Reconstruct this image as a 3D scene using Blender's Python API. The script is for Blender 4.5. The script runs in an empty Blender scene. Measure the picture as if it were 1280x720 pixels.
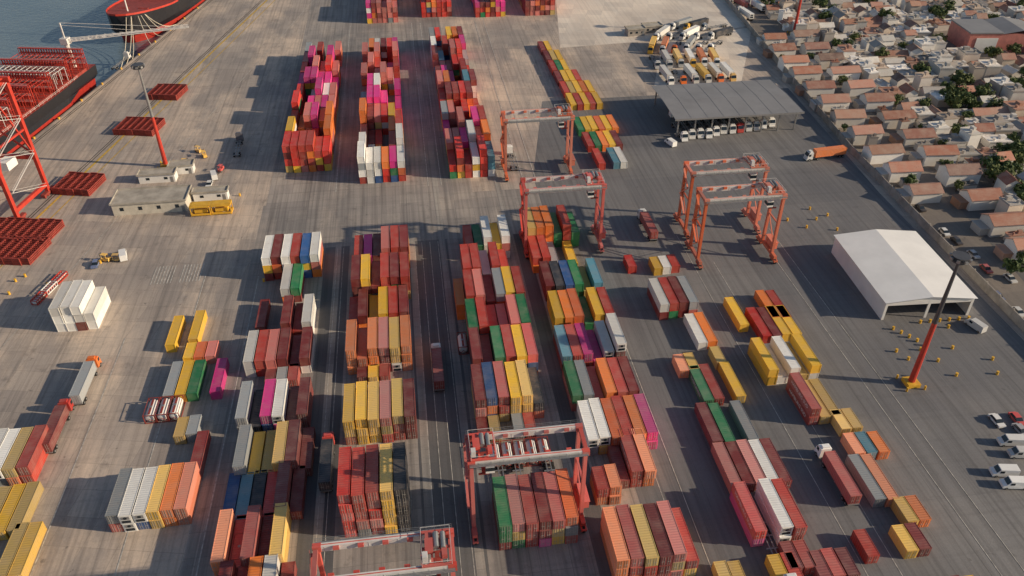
import bpy, math, random
from mathutils import Vector, Matrix
random.seed(11)
R=random.random
F=1000.0; PT=math.radians(36.13); AZ=math.radians(7.7); CH=134.0
# survey helper: world ground position of a sighted point
def G(u,v,z=0.0):
    h=CH-z; d=PT+math.atan((v-360)/F); D=h/math.tan(d)
    zc=D*math.cos(PT)+h*math.sin(PT); L=(u-640)*zc/F
    return (D*math.sin(AZ)+L*math.cos(AZ), D*math.cos(AZ)-L*math.sin(AZ))
def P(x,y,z=0.0):
    D=x*math.sin(AZ)+y*math.cos(AZ); L=x*math.cos(AZ)-y*math.sin(AZ); h=CH-z
    zc=D*math.cos(PT)+h*math.sin(PT)
    if zc<1: return (-9999,-9999)
    return (640+F*L/zc, 360+F*(h*math.cos(PT)-D*math.sin(PT))/zc)
sc=bpy.context.scene; COL=sc.collection
# ------------------------------------------------------------ materials
def mk(name):
    m=bpy.data.materials.new(name); m.use_nodes=True
    nt=m.node_tree; b=nt.nodes['Principled BSDF']; return m,nt,b
def nd(nt,t,ins=None,**kw):
    n=nt.nodes.new(t)
    for k,v in kw.items(): setattr(n,k,v)
    for k,v in (ins or {}).items():
        if hasattr(v,'is_output'): nt.links.new(v,n.inputs[k])
        else: n.inputs[k].default_value=v
    return n
def c4(c): return (c[0],c[1],c[2],1)
def mixc(nt,fac,a,b,bt='MIX'):
    n=nt.nodes.new('ShaderNodeMix'); n.data_type='RGBA'; n.blend_type=bt
    for i,v in ((0,fac),(6,a),(7,b)):
        if hasattr(v,'is_output'): nt.links.new(v,n.inputs[i])
        else: n.inputs[i].default_value=v
    return n.outputs[2]
def ramp(nt,fac,a,b):
    n=nd(nt,'ShaderNodeMapRange',{0:fac,1:a,2:b}); n.clamp=True; return n.outputs[0]
def mul(nt,a,k): return nd(nt,'ShaderNodeMath',{0:a,1:k},operation='MULTIPLY').outputs[0]
def noise(nt,vec,scale,detail=4,rough=.6):
    return nd(nt,'ShaderNodeTexNoise',{'Vector':vec,'Scale':scale,'Detail':detail,'Roughness':rough}).outputs[0]
def pos(nt,scale=(1,1,1),rot=0,obj=False):
    o=nd(nt,'ShaderNodeTexCoord').outputs['Object'] if obj else nd(nt,'ShaderNodeNewGeometry').outputs['Position']
    return nd(nt,'ShaderNodeMapping',{'Vector':o,'Scale':scale,'Rotation':(0,0,rot)}).outputs[0]
def plain(name,c,rough=.6,metal=0,var=.25,scale=.6):
    m,nt,b=mk(name); p=pos(nt)
    n=noise(nt,p,scale); f=ramp(nt,n,.35,.7)
    col=mixc(nt,f,c4(c),c4([x*(1-var) for x in c]))
    nt.links.new(col,b.inputs['Base Color']); b.inputs['Roughness'].default_value=rough; b.inputs['Metallic'].default_value=metal
    return m
def paint(name,attr=False,corr=True,rough=.5,dirt=.5):
    m,nt,b=mk(name)
    if attr: col=nd(nt,'ShaderNodeVertexColor',layer_name='paint').outputs[0]; p=pos(nt)
    else:
        oi=nd(nt,'ShaderNodeObjectInfo'); p=pos(nt)
        hs=nd(nt,'ShaderNodeHueSaturation',{'Color':oi.outputs['Color']})
        mr=nd(nt,'ShaderNodeMapRange',{0:oi.outputs['Random'],3:.68,4:1.25}); nt.links.new(mr.outputs[0],hs.inputs['Value'])
        r2=nd(nt,'ShaderNodeMath',{0:oi.outputs['Random'],1:7.31},operation='MULTIPLY').outputs[0]; r2=nd(nt,'ShaderNodeMath',{0:r2},operation='FRACT').outputs[0]
        mr=nd(nt,'ShaderNodeMapRange',{0:r2,3:.8,4:1.0}); nt.links.new(mr.outputs[0],hs.inputs['Saturation']); col=hs.outputs[0]
    f=mul(nt,ramp(nt,noise(nt,p,.35,5),.42,.75),dirt*.5)
    col=mixc(nt,f,col,(.45,.35,.28,1))
    r=mul(nt,ramp(nt,noise(nt,p,1.7,6,.7),.6,.72),dirt*.85)
    col=mixc(nt,r,col,(.12,.055,.03,1))
    nt.links.new(col,b.inputs['Base Color']); b.inputs['Roughness'].default_value=rough
    if corr:
        w=nd(nt,'ShaderNodeTexWave',{'Vector':pos(nt,obj=True),'Scale':.55,'Distortion':0},wave_type='BANDS',bands_direction='Y')
        bp=nd(nt,'ShaderNodeBump',{'Height':w.outputs[1],'Distance':.06,'Strength':.8})
        nt.links.new(bp.outputs[0],b.inputs['Normal'])
    return m
def pave(name,c1,c2,slab=6.0,rot=0,streak=.5,joint=.35,stain=.5,pale=.45):
    m,nt,b=mk(name); p=pos(nt,rot=rot)
    col=mixc(nt,ramp(nt,noise(nt,p,.018,3),.38,.62),c4(c1),c4(c2))
    f=mul(nt,ramp(nt,noise(nt,pos(nt,(1,.4,1),rot+.15),.05,6,.68),.47,.62),pale)
    col=mixc(nt,f,col,(min(.8,c1[0]*1.5),min(.8,c1[1]*1.42),min(.8,c1[2]*1.3),1))
    br=nd(nt,'ShaderNodeTexBrick',{'Vector':p,'Color1':(1.07,1.06,1.04,1),'Color2':(.86,.86,.87,1),'Mortar':(1-joint,)*3+(1,),'Scale':1.0,'Mortar Size':.06,'Brick Width':slab,'Row Height':slab},offset=0.0)
    col=mixc(nt,1.0,col,br.outputs[0],'MULTIPLY')
    f=mul(nt,ramp(nt,noise(nt,pos(nt,(.9,.014,1),rot),1.0,5,.65),.45,.75),streak*1.1)
    col=mixc(nt,f,col,(.045,.042,.042,1))
    f=mul(nt,ramp(nt,noise(nt,pos(nt,(2.2,.02,1),rot+.02),1.0,3,.6),.6,.72),streak*.8)
    col=mixc(nt,f,col,(.04,.038,.038,1))
    f=mul(nt,ramp(nt,noise(nt,pos(nt,(.02,.6,1),rot+.12),1.0,4,.6),.52,.8),streak*.45)
    col=mixc(nt,f,col,(.06,.055,.052,1))
    f=mul(nt,ramp(nt,noise(nt,p,.2,7,.7),.57,.74),stain*.8)
    col=mixc(nt,f,col,(.055,.05,.047,1))
    f=mul(nt,ramp(nt,noise(nt,pos(nt,(1,1,1),1.1),.5,3,.5),.68,.75),stain*.8)
    col=mixc(nt,f,col,(.04,.036,.034,1))
    g=noise(nt,p,2.5,5,.7)
    gg=nd(nt,'ShaderNodeMapRange',{0:g,1:.2,2:.8,3:.84,4:1.14}).outputs[0]
    col=mixc(nt,1.0,col,gg,'MULTIPLY')
    nt.links.new(col,b.inputs['Base Color']); b.inputs['Roughness'].default_value=.75
    bp=nd(nt,'ShaderNodeBump',{'Height':g,'Distance':.03,'Strength':.5}); nt.links.new(bp.outputs[0],b.inputs['Normal'])
    return m
M={}
M['cont']=paint('container_paint'); M['contstuff']=paint('container_paint_mass',attr=True)
M['housestuff']=paint('house_paint_mass',attr=True,corr=False,rough=.9)
M['coat']=paint('coated_steel',corr=False,rough=.4,dirt=.35)
M['wallpaint']=paint('house_paint',corr=False,rough=.9,dirt=.5)
M['rooftile']=paint('roof_covering',corr=True,rough=.9,dirt=1.0)
M['steel']=plain('galvanised_steel',(.35,.35,.35),.45,.5)
M['darksteel']=plain('dark_grey_steel',(.1,.1,.11),.5,.3)
M['girder']=plain('pale_girder_paint',(.72,.69,.66),.5,0,.25,.3)
M['rod']=plain('locking_rod',(.45,.43,.4),.5,.3)
M['tyre']=plain('rubber',(.02,.02,.02),.9)
M['glass']=plain('dark_glass',(.02,.03,.04),.12)
M['white']=plain('white_coating',(.8,.78,.74),.5,var=.13,scale=.2)
M['cream']=plain('cream_render',(.64,.58,.48),.9)
M['red']=plain('red_steel',(.55,.05,.03),.5)
M['dkred']=plain('weathered_red_steel',(.34,.05,.035),.7,var=.5)
M['yellow']=plain('yellow_steel',(.78,.44,.04),.5)
M['greyroof']=plain('grey_sheet_roof',(.25,.245,.25),.6,var=.2,scale=.1)
M['flatroof']=plain('bitumen_roof',(.44,.4,.34),.9,var=.4,scale=.3)
M['black']=plain('black_hull',(.02,.02,.025),.35)
M['hullred']=plain('red_boot_top',(.4,.03,.02),.5)
M['line']=plain('road_paint',(.62,.58,.52),.8,var=.6,scale=.8)
M['yline']=plain('yellow_road_paint',(.7,.45,.06),.8,var=.5,scale=.8)
M['wall']=plain('concrete_wall',(.38,.34,.3),.9,var=.4,scale=.3)
M['bark']=plain('bark',(.08,.055,.035),.95)
M['rope']=plain('rope',(.65,.58,.46),.9)
M['coral']=plain('coral_paint',(.62,.22,.18))
M['land']=pave('town_ground',(.17,.15,.13),(.24,.2,.17),7,0,.2,.1,.6,.3)
QA=Vector(G(50,165)); QB=Vector(G(258,0)); q=(QB-QA).normalized(); qn=Vector((q.y,-q.x)); QR=-math.atan2(q.x,q.y)
M['apron']=pave('apron_concrete',(.47,.395,.335),(.33,.29,.26),7,-QR,.42,.28,.6,.7)
M['yard']=pave('yard_concrete',(.36,.32,.29),(.24,.222,.21),6,0,.55,.3,.6,.5)
M['asph']=pave('yard_asphalt',(.155,.153,.16),(.2,.193,.192),24,0,.5,.08,.4,.35)
M['asph2']=pave('lane_asphalt',(.11,.108,.112),(.155,.15,.147),12,0,.5,.1,.4,.3)
M['pale']=pave('pale_concrete',(.78,.68,.57),(.62,.54,.46),8,.3,.2,.12,.25,.2)
M['strip']=pave('runway_concrete',(.36,.33,.3),(.28,.26,.24),4,0,.4,.3,.4)
M['street']=pave('street_asphalt',(.12,.118,.12),(.15,.14,.135),9,.1,.3,.05,.3,.2)
m,nt,b=mk('harbour_water'); p=pos(nt)
b.inputs['Roughness'].default_value=.12
n1=noise(nt,p,.35,6,.6); bp=nd(nt,'ShaderNodeBump',{'Height':n1,'Distance':.6,'Strength':.5}); nt.links.new(bp.outputs[0],b.inputs['Normal'])
cc=mixc(nt,ramp(nt,noise(nt,p,.02,3),.35,.65),(.1,.14,.17,1),(.14,.18,.2,1)); nt.links.new(cc,b.inputs['Base Color']); M['water']=m
m,nt,b=mk('foliage'); oi=nd(nt,'ShaderNodeObjectInfo'); p=pos(nt)
cc=mixc(nt,ramp(nt,noise(nt,p,.9,4),.35,.65),(.03,.065,.018,1),(.1,.14,.035,1))
cc=mixc(nt,ramp(nt,oi.outputs['Random'],0,2.5),cc,(.14,.13,.03,1))
nt.links.new(cc,b.inputs['Base Color']); b.inputs['Roughness'].default_value=.8; M['leaf']=m
# ------------------------------------------------------------ mesh builder
class MB:
    def __init__(s): s.v=[]; s.f=[]; s.m=[]
    def add(s,vs,fs,mi=0):
        o=len(s.v); s.v+=[tuple(a) for a in vs]; s.f+=[tuple(i+o for i in f) for f in fs]; s.m+=[mi]*len(fs); return s
    def box(s,x0,y0,z0,x1,y1,z1,mi=0):
        return s.add([(x0,y0,z0),(x1,y0,z0),(x1,y1,z0),(x0,y1,z0),(x0,y0,z1),(x1,y0,z1),(x1,y1,z1),(x0,y1,z1)],
          [(0,3,2,1),(4,5,6,7),(0,1,5,4),(1,2,6,5),(2,3,7,6),(3,0,4,7)],mi)
    def beam(s,p,q_,w,h=None,mi=0):
        h=h or w; p=Vector(p); q_=Vector(q_); d=(q_-p).normalized()
        up=Vector((0,0,1)) if abs(d.z)<.95 else Vector((0,1,0))
        a=d.cross(up).normalized()*w/2; c=a.cross(d).normalized()*h/2
        vs=[p-a-c,p+a-c,p+a+c,p-a+c,q_-a-c,q_+a-c,q_+a+c,q_-a+c]
        return s.add(vs,[(0,1,2,3),(7,6,5,4),(0,4,5,1),(1,5,6,2),(2,6,7,3),(3,7,4,0)],mi)
    def cyl(s,p,q_,r0,r1=None,n=10,mi=0):
        r1=r0 if r1 is None else r1; p=Vector(p); q_=Vector(q_); d=(q_-p).normalized()
        up=Vector((0,0,1)) if abs(d.z)<.95 else Vector((0,1,0))
        a=d.cross(up).normalized(); c=a.cross(d)
        vs=[]
        for pt,r in ((p,r0),(q_,r1)):
            for i in range(n):
                t=2*math.pi*i/n; vs.append(pt+a*math.cos(t)*r+c*math.sin(t)*r)
        fs=[(i,(i+1)%n,n+(i+1)%n,n+i) for i in range(n)]+[tuple(range(n-1,-1,-1)),tuple(range(n,2*n))]
        return s.add(vs,fs,mi)
    def mesh(s,name,*mats):
        me=bpy.data.meshes.new(name); me.from_pydata(s.v,[],s.f)
        for m in mats: me.materials.append(M[m] if isinstance(m,str) else m)
        me.polygons.foreach_set('material_index',s.m); me.update(); return me
def obj(name,me,loc=(0,0,0),rz=0,parent=None,color=None):
    o=bpy.data.objects.new(name,me); o.location=loc; o.rotation_euler=(0,0,rz)
    if color: o.color=c4(color)
    if parent: o.parent=parent
    COL.objects.link(o); return o
def tag(o,label,cat,group=None):
    o['label']=label; o['category']=cat
    if group: o['group']=group
    return o
def part(name,me,loc=(0,0,0),rz=0,ch=(),color=None): return (name,me,loc,rz,ch,color)
def spawn(name,me,parts,loc,rz,color,label,cat,group=None):
    r=obj(name,me,loc,rz,None,color); tag(r,label,cat,group)
    def rec(ps,par):
        for (n,m_,l,z,ch,c) in ps:
            o=obj(n,m_,l,z,par,c or color); rec(ch,o)
    rec(parts,r); return r
def struct(name,me,z=0): 
    o=obj(name,me,(0,0,z)); o['kind']='structure'; return o
def sheet(name,pts,z,mat):
    me=bpy.data.meshes.new(name); me.from_pydata([(a[0],a[1],0) for a in pts],[],[tuple(range(len(pts)))]); me.materials.append(M[mat]); me.update()
    if me.polygons[0].normal.z<0: me.flip_normals()
    return struct(name,me,z)
# ------------------------------------------------------------ setting
def Q(s,t): v=QA+q*s+qn*t; return (v.x,v.y)
sheet('ground',[Q(-3000,0),Q(4000,0),Q(4000,5000),Q(-3000,5000)],0,'land')
sheet('water',[Q(-3000,.5),Q(4000,.5),Q(4000,-5000),Q(-3000,-5000)],-3.2,'water')
mb=MB()
mb.beam((*Q(-600,.1),-4),(*Q(900,.1),-4),.6,8.2,0); struct('quay_wall',mb.mesh('quay_wall','wall'),-.3)
FE=[G(945,48),G(1062,190),G(1280,415),G(1560,700)]
fd=(Vector(FE[2])-Vector(FE[1])).normalized(); f0=Vector(FE[0])-Vector(FE[1]); 
FEfar=tuple(Vector(FE[0])+f0.normalized()*260)
def qat(y,off=.6):
    t=(y-(QA.y+qn.y*off))/q.y; return (QA.x+qn.x*off+q.x*t,y)
me=bpy.data.meshes.new('apron'); fl=[FE[3],FE[2],FE[1],FE[0],FEfar]; vs=[]; fs=[]
for p_ in fl: vs+= [(*qat(p_[1]),0),(p_[0],p_[1],0)]
vs=[(*qat(-150),0),(FE[3][0]+40,-150,0)]+vs
for i in range(len(vs)//2-1): fs.append((2*i,2*i+1,2*i+3,2*i+2))
me.from_pydata(vs,[],fs); me.materials.append(M['apron']); me.update(); struct('terminal_apron_pavement',me,.01)
X0=G(300,560)[0]-7
yA=G(640,262)[1]; yB=G(640,226)[1]; yU=G(440,250)[1]
xE0=G(800,560)[0]-4; xA0=G(350,228)[0]-3
sheet('yard_pavement',[(X0,-20),(xE0,-20),(xE0,yU),(X0,yU)],.02,'yard')
sheet('yard_pavement',[(xA0,yU),(xE0-22,yU),(xE0-22,470),(xA0,470)],.022,'yard')
me=bpy.data.meshes.new('asph')
me.from_pydata([(a[0],a[1],0) for a in [(xE0,-20),(FE[3][0]-2,-20),G(1278,424),(xE0,G(1278,424)[1]),G(1100,242),(xE0,G(1100,242)[1]),G(1060,196),(xE0,G(1060,196)[1]),G(985,110),(xE0+14,G(985,110)[1])]],[],[(0,1,2,3),(3,2,4,5),(5,4,6,7),(7,6,8,9)]); me.materials.append(M['asph']); me.update(); struct('truck_yard_asphalt',me,.03)
def lane(u0,v0,u1,y0,y1,mat='asph2',z=.04):
    xa=G(u0,v0)[0]; xb=G(u1,v0)[0]; sheet('lane_asphalt',[(xa,y0),(xb,y0),(xb,y1),(xa,y1)],z,mat)
lane(523,560,592,20,yA-15); lane(383,560,424,20,yA-15); lane(696,530,722,20,yA-15)
sheet('pale_concrete_lot',[G(700,60),G(828,50),G(938,32),G(915,-60),G(690,-60)],.036,'pale')
sheet('pale_concrete_lot',[G(817,112),G(925,112),G(940,34),G(828,51)],.042,'pale')
for u,v,ya,yb in ((593,640,20,yA+55),(724,640,20,yA+55),(395,700,10,yA-10),(531,560,10,yA-10)):
    x=G(u,v)[0]; sheet('crane_runway_strip',[(x-.9,ya),(x+.9,ya),(x+.9,yb),(x-.9,yb)],.05+.002*(u%5),'strip')
mw=MB(); my=MB()
def ln(mbx,a,b,w=.25,z=0.07):
    a=Vector(a);b=Vector(b); d=(b-a).normalized(); n=Vector((d.y,-d.x))*w/2
    mbx.add([(a.x-n.x,a.y-n.y,z),(a.x+n.x,a.y+n.y,z),(b.x+n.x,b.y+n.y,z),(b.x-n.x,b.y-n.y,z)],[(0,1,2,3)])
for u in (536,548,562,576,404,414): 
    x=G(u,560)[0]; ln(mw,(x,15),(x,yA-16),.15)
for u in (70,168,262): 
    x=G(u,640)[0]; ln(mw,(x,20),(x,G(u,350)[1]-(30 if u<100 else 0)),.25)
for i,(u,v) in enumerate(((835,640),(862,640),(1040,640),(1080,640),(1195,640),(1225,640))):
    x=G(u,v)[0]; ln(mw,(x,20),(x,G(860,330)[1]+8*(i%3)),.15,.074)
for u in (425,530,545,640,655):
    x=G(u,180)[0]; ln(mw,(x,yB),(x,420),.25,.076)
for k in range(7):
    a=Vector(G(188,356)); ln(mw,(a.x+k*.9,a.y),(a.x+k*.9,a.y+9),.3); ln(mw,(a.x+8+k*.9,a.y),(a.x+8+k*.9,a.y+9),.3)
for t,w in ((34,.8),(38.5,.35)): ln(my,Q(-200,t),Q(500,t),w)
ln(mw,Q(-200,60),Q(200,60),.2)
struct('white_lane_marking',mw.mesh('white_lane_marking','line')); struct('yellow_lane_marking',my.mesh('yellow_lane_marking','yline'))
mr=MB()
for t in (3,31.5):
    for dd in (-.5,.5): ln(mr,Q(-300,t+dd),Q(600,t+dd),.3,.06)
struct('crane_rail_track',mr.mesh('crane_rail_track','tyre'))
# ------------------------------------------------------------ containers
PAL={'r':(.45,.052,.035),'R':(.66,.045,.032),'n':(.22,.035,.032),'o':(.8,.21,.04),'O':(.66,.15,.05),'y':(.8,.47,.045),'b':(.035,.11,.3),'B':(.11,.3,.39),
 'g':(.03,.21,.08),'w':(.8,.78,.73),'s':(.29,.31,.32),'k':(.035,.04,.05),'m':(.7,.04,.25),'c':(.55,.38,.12),'p':(.62,.19,.16)}
NAMES={'r':'red','R':'bright red','n':'maroon','o':'orange','O':'deep orange','y':'yellow','b':'dark blue','B':'teal','g':'green','w':'white','s':'grey','k':'black','m':'pink','c':'mustard','p':'faded salmon'}
CH_=2.6
def cont_mb(L):
    b=MB(); W=1.22; H=2.59; l=L/2; t=.17
    b.box(-W+.05,-l+.06,.14,W-.05,l-.06,H-.06)
    for sx in (-1,1):
        for sy in (-1,1):
            xs=sorted((sx*W,sx*(W-t))); ys=sorted((sy*l,sy*(l-t))); b.box(xs[0],ys[0],0,xs[1],ys[1],H)
        xs=sorted((sx*(W-.01),sx*(W-.12)))
        b.box(xs[0],-l+t,.01,xs[1],l-t,.17); b.box(xs[0],-l+t,H-.12,xs[1],l-t,H-.01)
    for sy in (-1,1):
        ys=sorted((sy*(l-.01),sy*(l-.14)))
        b.box(-W+t,ys[0],.01,W-t,ys[1],.17); b.box(-W+t,ys[0],H-.13,W-t,ys[1],H-.01)
    return b
CB={12.19:cont_mb(12.19),6.06:cont_mb(6.06)}
CM={L:b.mesh('shipping_container','cont') for L,b in CB.items()}
def doormesh():
    b=MB()
    for sx in (-1,1):
        xs=sorted((sx*.02,sx*1.03)); b.box(xs[0],-.05,.19,xs[1],.03,2.44,0)
        for x in (.3,.72): b.cyl((sx*x,-.08,.14),(sx*x,-.08,2.5),.03,n=5,mi=1)
        b.box(min(sx*.25,sx*.9),-.1,1.1,max(sx*.25,sx*.9),-.06,1.18,1)
    return b.mesh('door','cont','rod')
DOOR=doormesh()
b=MB(); b.box(-1.03,-.04,.2,1.03,.03,2.42,0); b.box(-.8,-.1,1.35,.8,-.05,2.2,1); b.cyl((0,-.14,1.78),(0,-.06,1.78),.36,n=14,mi=2); b.box(-.85,-.09,.35,.85,-.05,1.1,2)
REEF=b.mesh('refrigeration_unit','white','steel','glass')
def tank():
    f=MB(); W=1.2;l=3.03;H=2.55
    for sy in(-1,1):
        y=sy*(l-.08)
        for sx in(-1,1): f.box(sx*W-.08,y-.08,0,sx*W+.08,y+.08,H)
        f.box(-W+.08,y-.07,0.01,W-.08,y+.07,.15); f.box(-W+.08,y-.07,H-.15,W-.08,y+.07,H-.01)
        f.beam((-W,y,.2),(0,y,1.3),.08); f.beam((W,y,.2),(0,y,1.3),.08)
    for sx in(-1,1):
        f.box(sx*W-.06,-l+.16,.01,sx*W+.06,l-.16,.15); f.box(sx*W-.05,-l+.16,H-.13,sx*W+.05,l-.16,H-.02)
    f.box(-.25,-2.5,2.4,.25,2.5,2.46)
    t=MB(); ys=[-2.8,-2.72,-2.5,2.5,2.72,2.8]; rs=[.3,.8,1.08,1.08,.8,.3]
    for i in range(5): t.cyl((0,ys[i],1.3),(0,ys[i+1],1.3),rs[i],rs[i+1],18)
    h=MB(); h.cyl((0,0,2.36),(0,0,2.56),.3,n=10)
    return f.mesh('frame','dkred'),t.mesh('tank','white'),h.mesh('manhole_cover','steel')
TF,TT,TH=tank()
conts=[]
def bay(u,v,T,toks,L=12.19,cont=False,zo=0,xy=None,px=2.68,same=.45):
    x0,y0=xy if xy else G(u,v,T*CH_+zo)
    tk=toks.split(); n=[0 if t=='-' else int(t[1:]) for t in tk]
    for i,t in enumerate(tk):
        if t=='-': continue
        for k in range(n[i]):
            top=k==n[i]-1
            c=t[0] if (top or R()<same) else random.choice('rrrpnRnoyybgmwscopO')
            if c=='r' and R()<.27: c=random.choice('pRnpOoscp')
            lf=n[i-1] if i>0 else 0; rt=n[i+1] if i<len(n)-1 else 0
            exp=top or not cont or lf<=k or rt<=k
            conts.append(dict(x=x0+1.22+i*px+random.uniform(-.06,.06),y=y0+L/2+random.uniform(-.3,.3),z=zo+k*CH_,L=L,c=c,exp=exp,front=not cont,top=top))
S=6.06
# stack lane F
bay(421,620,5,'R5 r5 r5 y5 k5',same=.85); bay(428,527,3,'y3 y3 y3 r3 r3 n3',same=.85); bay(431,439,3,'o3 O2 o3 p3 y3 o3',same=.75); bay(434,396,2,'r1 n2 y1 y2 r2 n2')
bay(438,350,3,'n3 y3 n2 r3 n3 r3'); bay(441,313,3,'r2 m2 n2 r3 r3 n3',cont=True)
bay(446,472,1,'n1 y1 r1',S)
# lane E
bay(326,323,3,'w3 n3 w3 r3 b3 w3'); bay(350,361,2,'w2 g2'); bay(350,405,2,'n2 r1 w2'); bay(318,410,1,'n1')
bay(303,453,2,'w2 r2 p2 n2 n1 n2'); bay(293,524,2,'s2 k1 m2 w2 n1 n2'); bay(290,583,2,'s2 y1 c1 y2 n2 n1'); bay(272,640,2,'b1 B1 k1 r1 n2 n1'); bay(262,702,2,'o2 R1 r2 n1 y2'); bay(262,775,2,'n2 r1 o2 w2 n1')
bay(330,478,1,'n1 s1 r1',S)
# left
bay(60,386,3,'w3 w3 w3 w2',px=2.6,same=.9); bay(206,431,1,'y1'); bay(234,425,1,'y1'); bay(228,447,1,'y1 r1 r1',S); bay(203,495,1,'s1 y1 g1 - m1')
bay(130,646,2,'s2 w2 w2 y2 o2 O2',px=2.6,same=.7); bay(234,592,1,'n1'); bay(-50,592,2,'w2 w2 w2 c2 r2',same=.7); bay(-66,672,1,'n1 g1 c1 y1 c1',same=.7); bay(-10,722,1,'c1 y1'); bay(216,545,1,'y1 s1',S)
# lane G
bay(624,658,3,'g3 r3 r3 n3 r3 r3',px=2.6); bay(594,500,3,'n3 b3 r3 y3 y3 k2'); bay(591,450,3,'n3 r2 g3 r3 y3 r3',cont=True)
bay(586,409,3,'g3 r3 r2 p2 r3 g3',cont=True); bay(570,371,3,'o2 r3 p3 n2 r3 y3 r3',cont=True); bay(579,335,3,'r3 r3 w2 r3 r2'); bay(582,299,3,'r2 g2 w3 y2 w3')
bay(598,545,1,'n1 c1 - s1 r1',S)
# lane H
bay(735,549,2,'w2 w2 r2 r2 o2 m2'); bay(775,592,2,'n1 r2 o2'); bay(716,495,2,'g2 r2 r1 o2 r2 n2',cont=True); bay(703,445,2,'B2 r2 m2 m1 w2 w3')
bay(694,398,2,'y2 o2 r2 g1 y2 r2'); bay(683,358,2,'n2 k2 b2 g2 c1 B2'); bay(667,323,2,'r2 r2 s1 - y1'); bay(660,285,3,'r3 o3 o3 g2 r3 g2')
bay(747,612,2,'r2 o2',S); bay(772,702,3,'o3 r3 r3 n3 r3 r2',same=.7)
# lane I and J
bay(826,381,2,'w2 r2 n2 s2'); bay(873,428,1,'w1 o1'); bay(850,463,1,'o1 y1',S); bay(880,500,1,'g1 r1 - y1'); bay(897,453,1,'c1',S)
bay(892,553,1,'n1 g1 - s1'); bay(915,608,1,'r1 r1 p1 w1 n1'); bay(945,665,2,'R2 - w2 r2'); bay(990,712,1,'n1 r1',S)
bay(926,407,1,'y1'); bay(966,397,1,'o1 r1'); bay(942,422,1,'- r1 n1 y1 y1'); bay(962,462,2,'y2 w1 w2 c1 y2'); bay(1015,512,2,'r2 c1 c1')
bay(1052,535,1,'y1 y1',S); bay(1070,567,1,'r1 B1 o1',S); bay(1095,625,1,'s1 o1'); bay(1135,652,1,'y1 o1',S); bay(1135,690,1,'y1 n1',S); bay(1085,695,1,'r1',S)
bay(905,738,1,'c1 y1 - - y1 r1 - n1 r1 n1',S); bay(1190,760,1,'r1 n1 y1',S)
bay(786,333,1,'R1',S); bay(818,335,1,'y1 w1 r1',S)
# far lots
x0,y0=G(714,131,2.6)
for k,t in enumerate(('y1 r1 y1 r1 y1','r1 c1 y1 o1 y1','n1 y1 y1 r1 -','r1 g1 y1 - -','n1 r1 y1 - -','n1 y1 - - -')): bay(0,0,1,t,cont=k>0,xy=(x0-k*.3,y0+k*12.9))
x0,y0=G(749,205,2.6)
for k,t in enumerate(('r1 - B1 w1','r1 g1 o1 y1 n1','g1 y1 y1 r1 y1 o1')): bay(0,0,1,t,xy=(x0-k*.8,y0+k*14.2))
def big(u,v,T,nb,pal,nr=6,mn=3,skip=0,near=None):
    x0,y0=G(u,v,T*CH_)
    for k in range(nb):
        rows=[]; pl=near if (near and k<2) else pal; base=random.choice(pl)
        for i in range(nr):
            if R()<skip*(k/nb)**2+(.04 if 0<k<nb-1 else 0): rows.append('-'); continue
            c=base if R()<.35 else random.choice(pl)
            rows.append(c+str(random.choice([T,T,T,max(mn,T-1),max(mn,T-1),mn,max(1,mn-1) if k else T]) if not (nb>4 and k==nb-1) else T-1))
        bay(0,0,T,' '.join(rows),cont=k>0,xy=(x0,y0+k*12.75))
big(352,183,4,9,'rrrpRpmnmowRos',6,3,.3,'rroyopR'); big(446,196,4,10,'rrpmnoompywsRmo',6,2,.25); big(561,190,4,11,'rrpmnRpmynwBos',6,2,.35)
big(457,4,4,4,'rrmnp',6); big(526,-3,4,4,'rrRnp',6); big(594,-3,4,4,'rnmmp',6); big(657,-5,4,4,'rrRnp',6)
exps=sorted([c for c in conts if c['exp']],key=lambda c:(c['x']**2+c['y']**2))
inview=[c for c in exps if -40<P(c['x'],c['y'],c['z'])[0]<1320 and P(c['x'],c['y'],c['z'])[1]<735]
ind=inview[:278]; ids=set(id(c) for c in ind)
def lettering(txt,size):
    cu=bpy.data.curves.new('lettering','FONT'); cu.body=txt; cu.size=size; cu.align_x='CENTER'; cu.align_y='CENTER'; cu.resolution_u=2
    o=bpy.data.objects.new('tmp',cu); COL.objects.link(o); dg=bpy.context.evaluated_depsgraph_get(); me=bpy.data.meshes.new_from_object(o.evaluated_get(dg))
    bpy.data.objects.remove(o); me.materials.clear(); me.materials.append(M['white']); return me
TX={'r':lettering('HAMBURG SÜD',1.3),'R':lettering('HAMBURG SÜD',1.3),'m':lettering('ONE',1.9),'g':lettering('EVERGREEN',1.3)}
def container(x,y,z,L,c,door=True,label=None,rz=0,group='shipping containers stacked in the terminal yard'):
    sz='long' if L>7 else 'short'
    where='stacked on another container' if z>2 else 'standing on yard pavement'
    o=tag(obj('shipping_container',CM[L],(x,y,z),rz,None,PAL[c]),label or f"{NAMES[c]} {sz} corrugated shipping container {where}",'shipping container',group)
    if door:
        if c=='w' and L>7: obj('refrigeration_unit',REEF,(0,-L/2,0),0,o,PAL[c])
        else: obj('door',DOOR,(0,-L/2,0),0,o,PAL[c])
    if L>7 and TX.get(c) and R()<.5 and abs(rz)<.01:
        sx=-1 if x>G(473,400)[0] else 1
        t=bpy.data.objects.new('lettering',TX[c]); t.parent=o; t.location=(sx*1.19,0,1.4); t.rotation_euler=(math.pi/2,0,sx*math.pi/2); COL.objects.link(t)
    return o
for c in ind: container(c['x'],c['y'],c['z'],c['L'],c['c'],c['front'])
sv=[];sf=[];scol=[]
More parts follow.
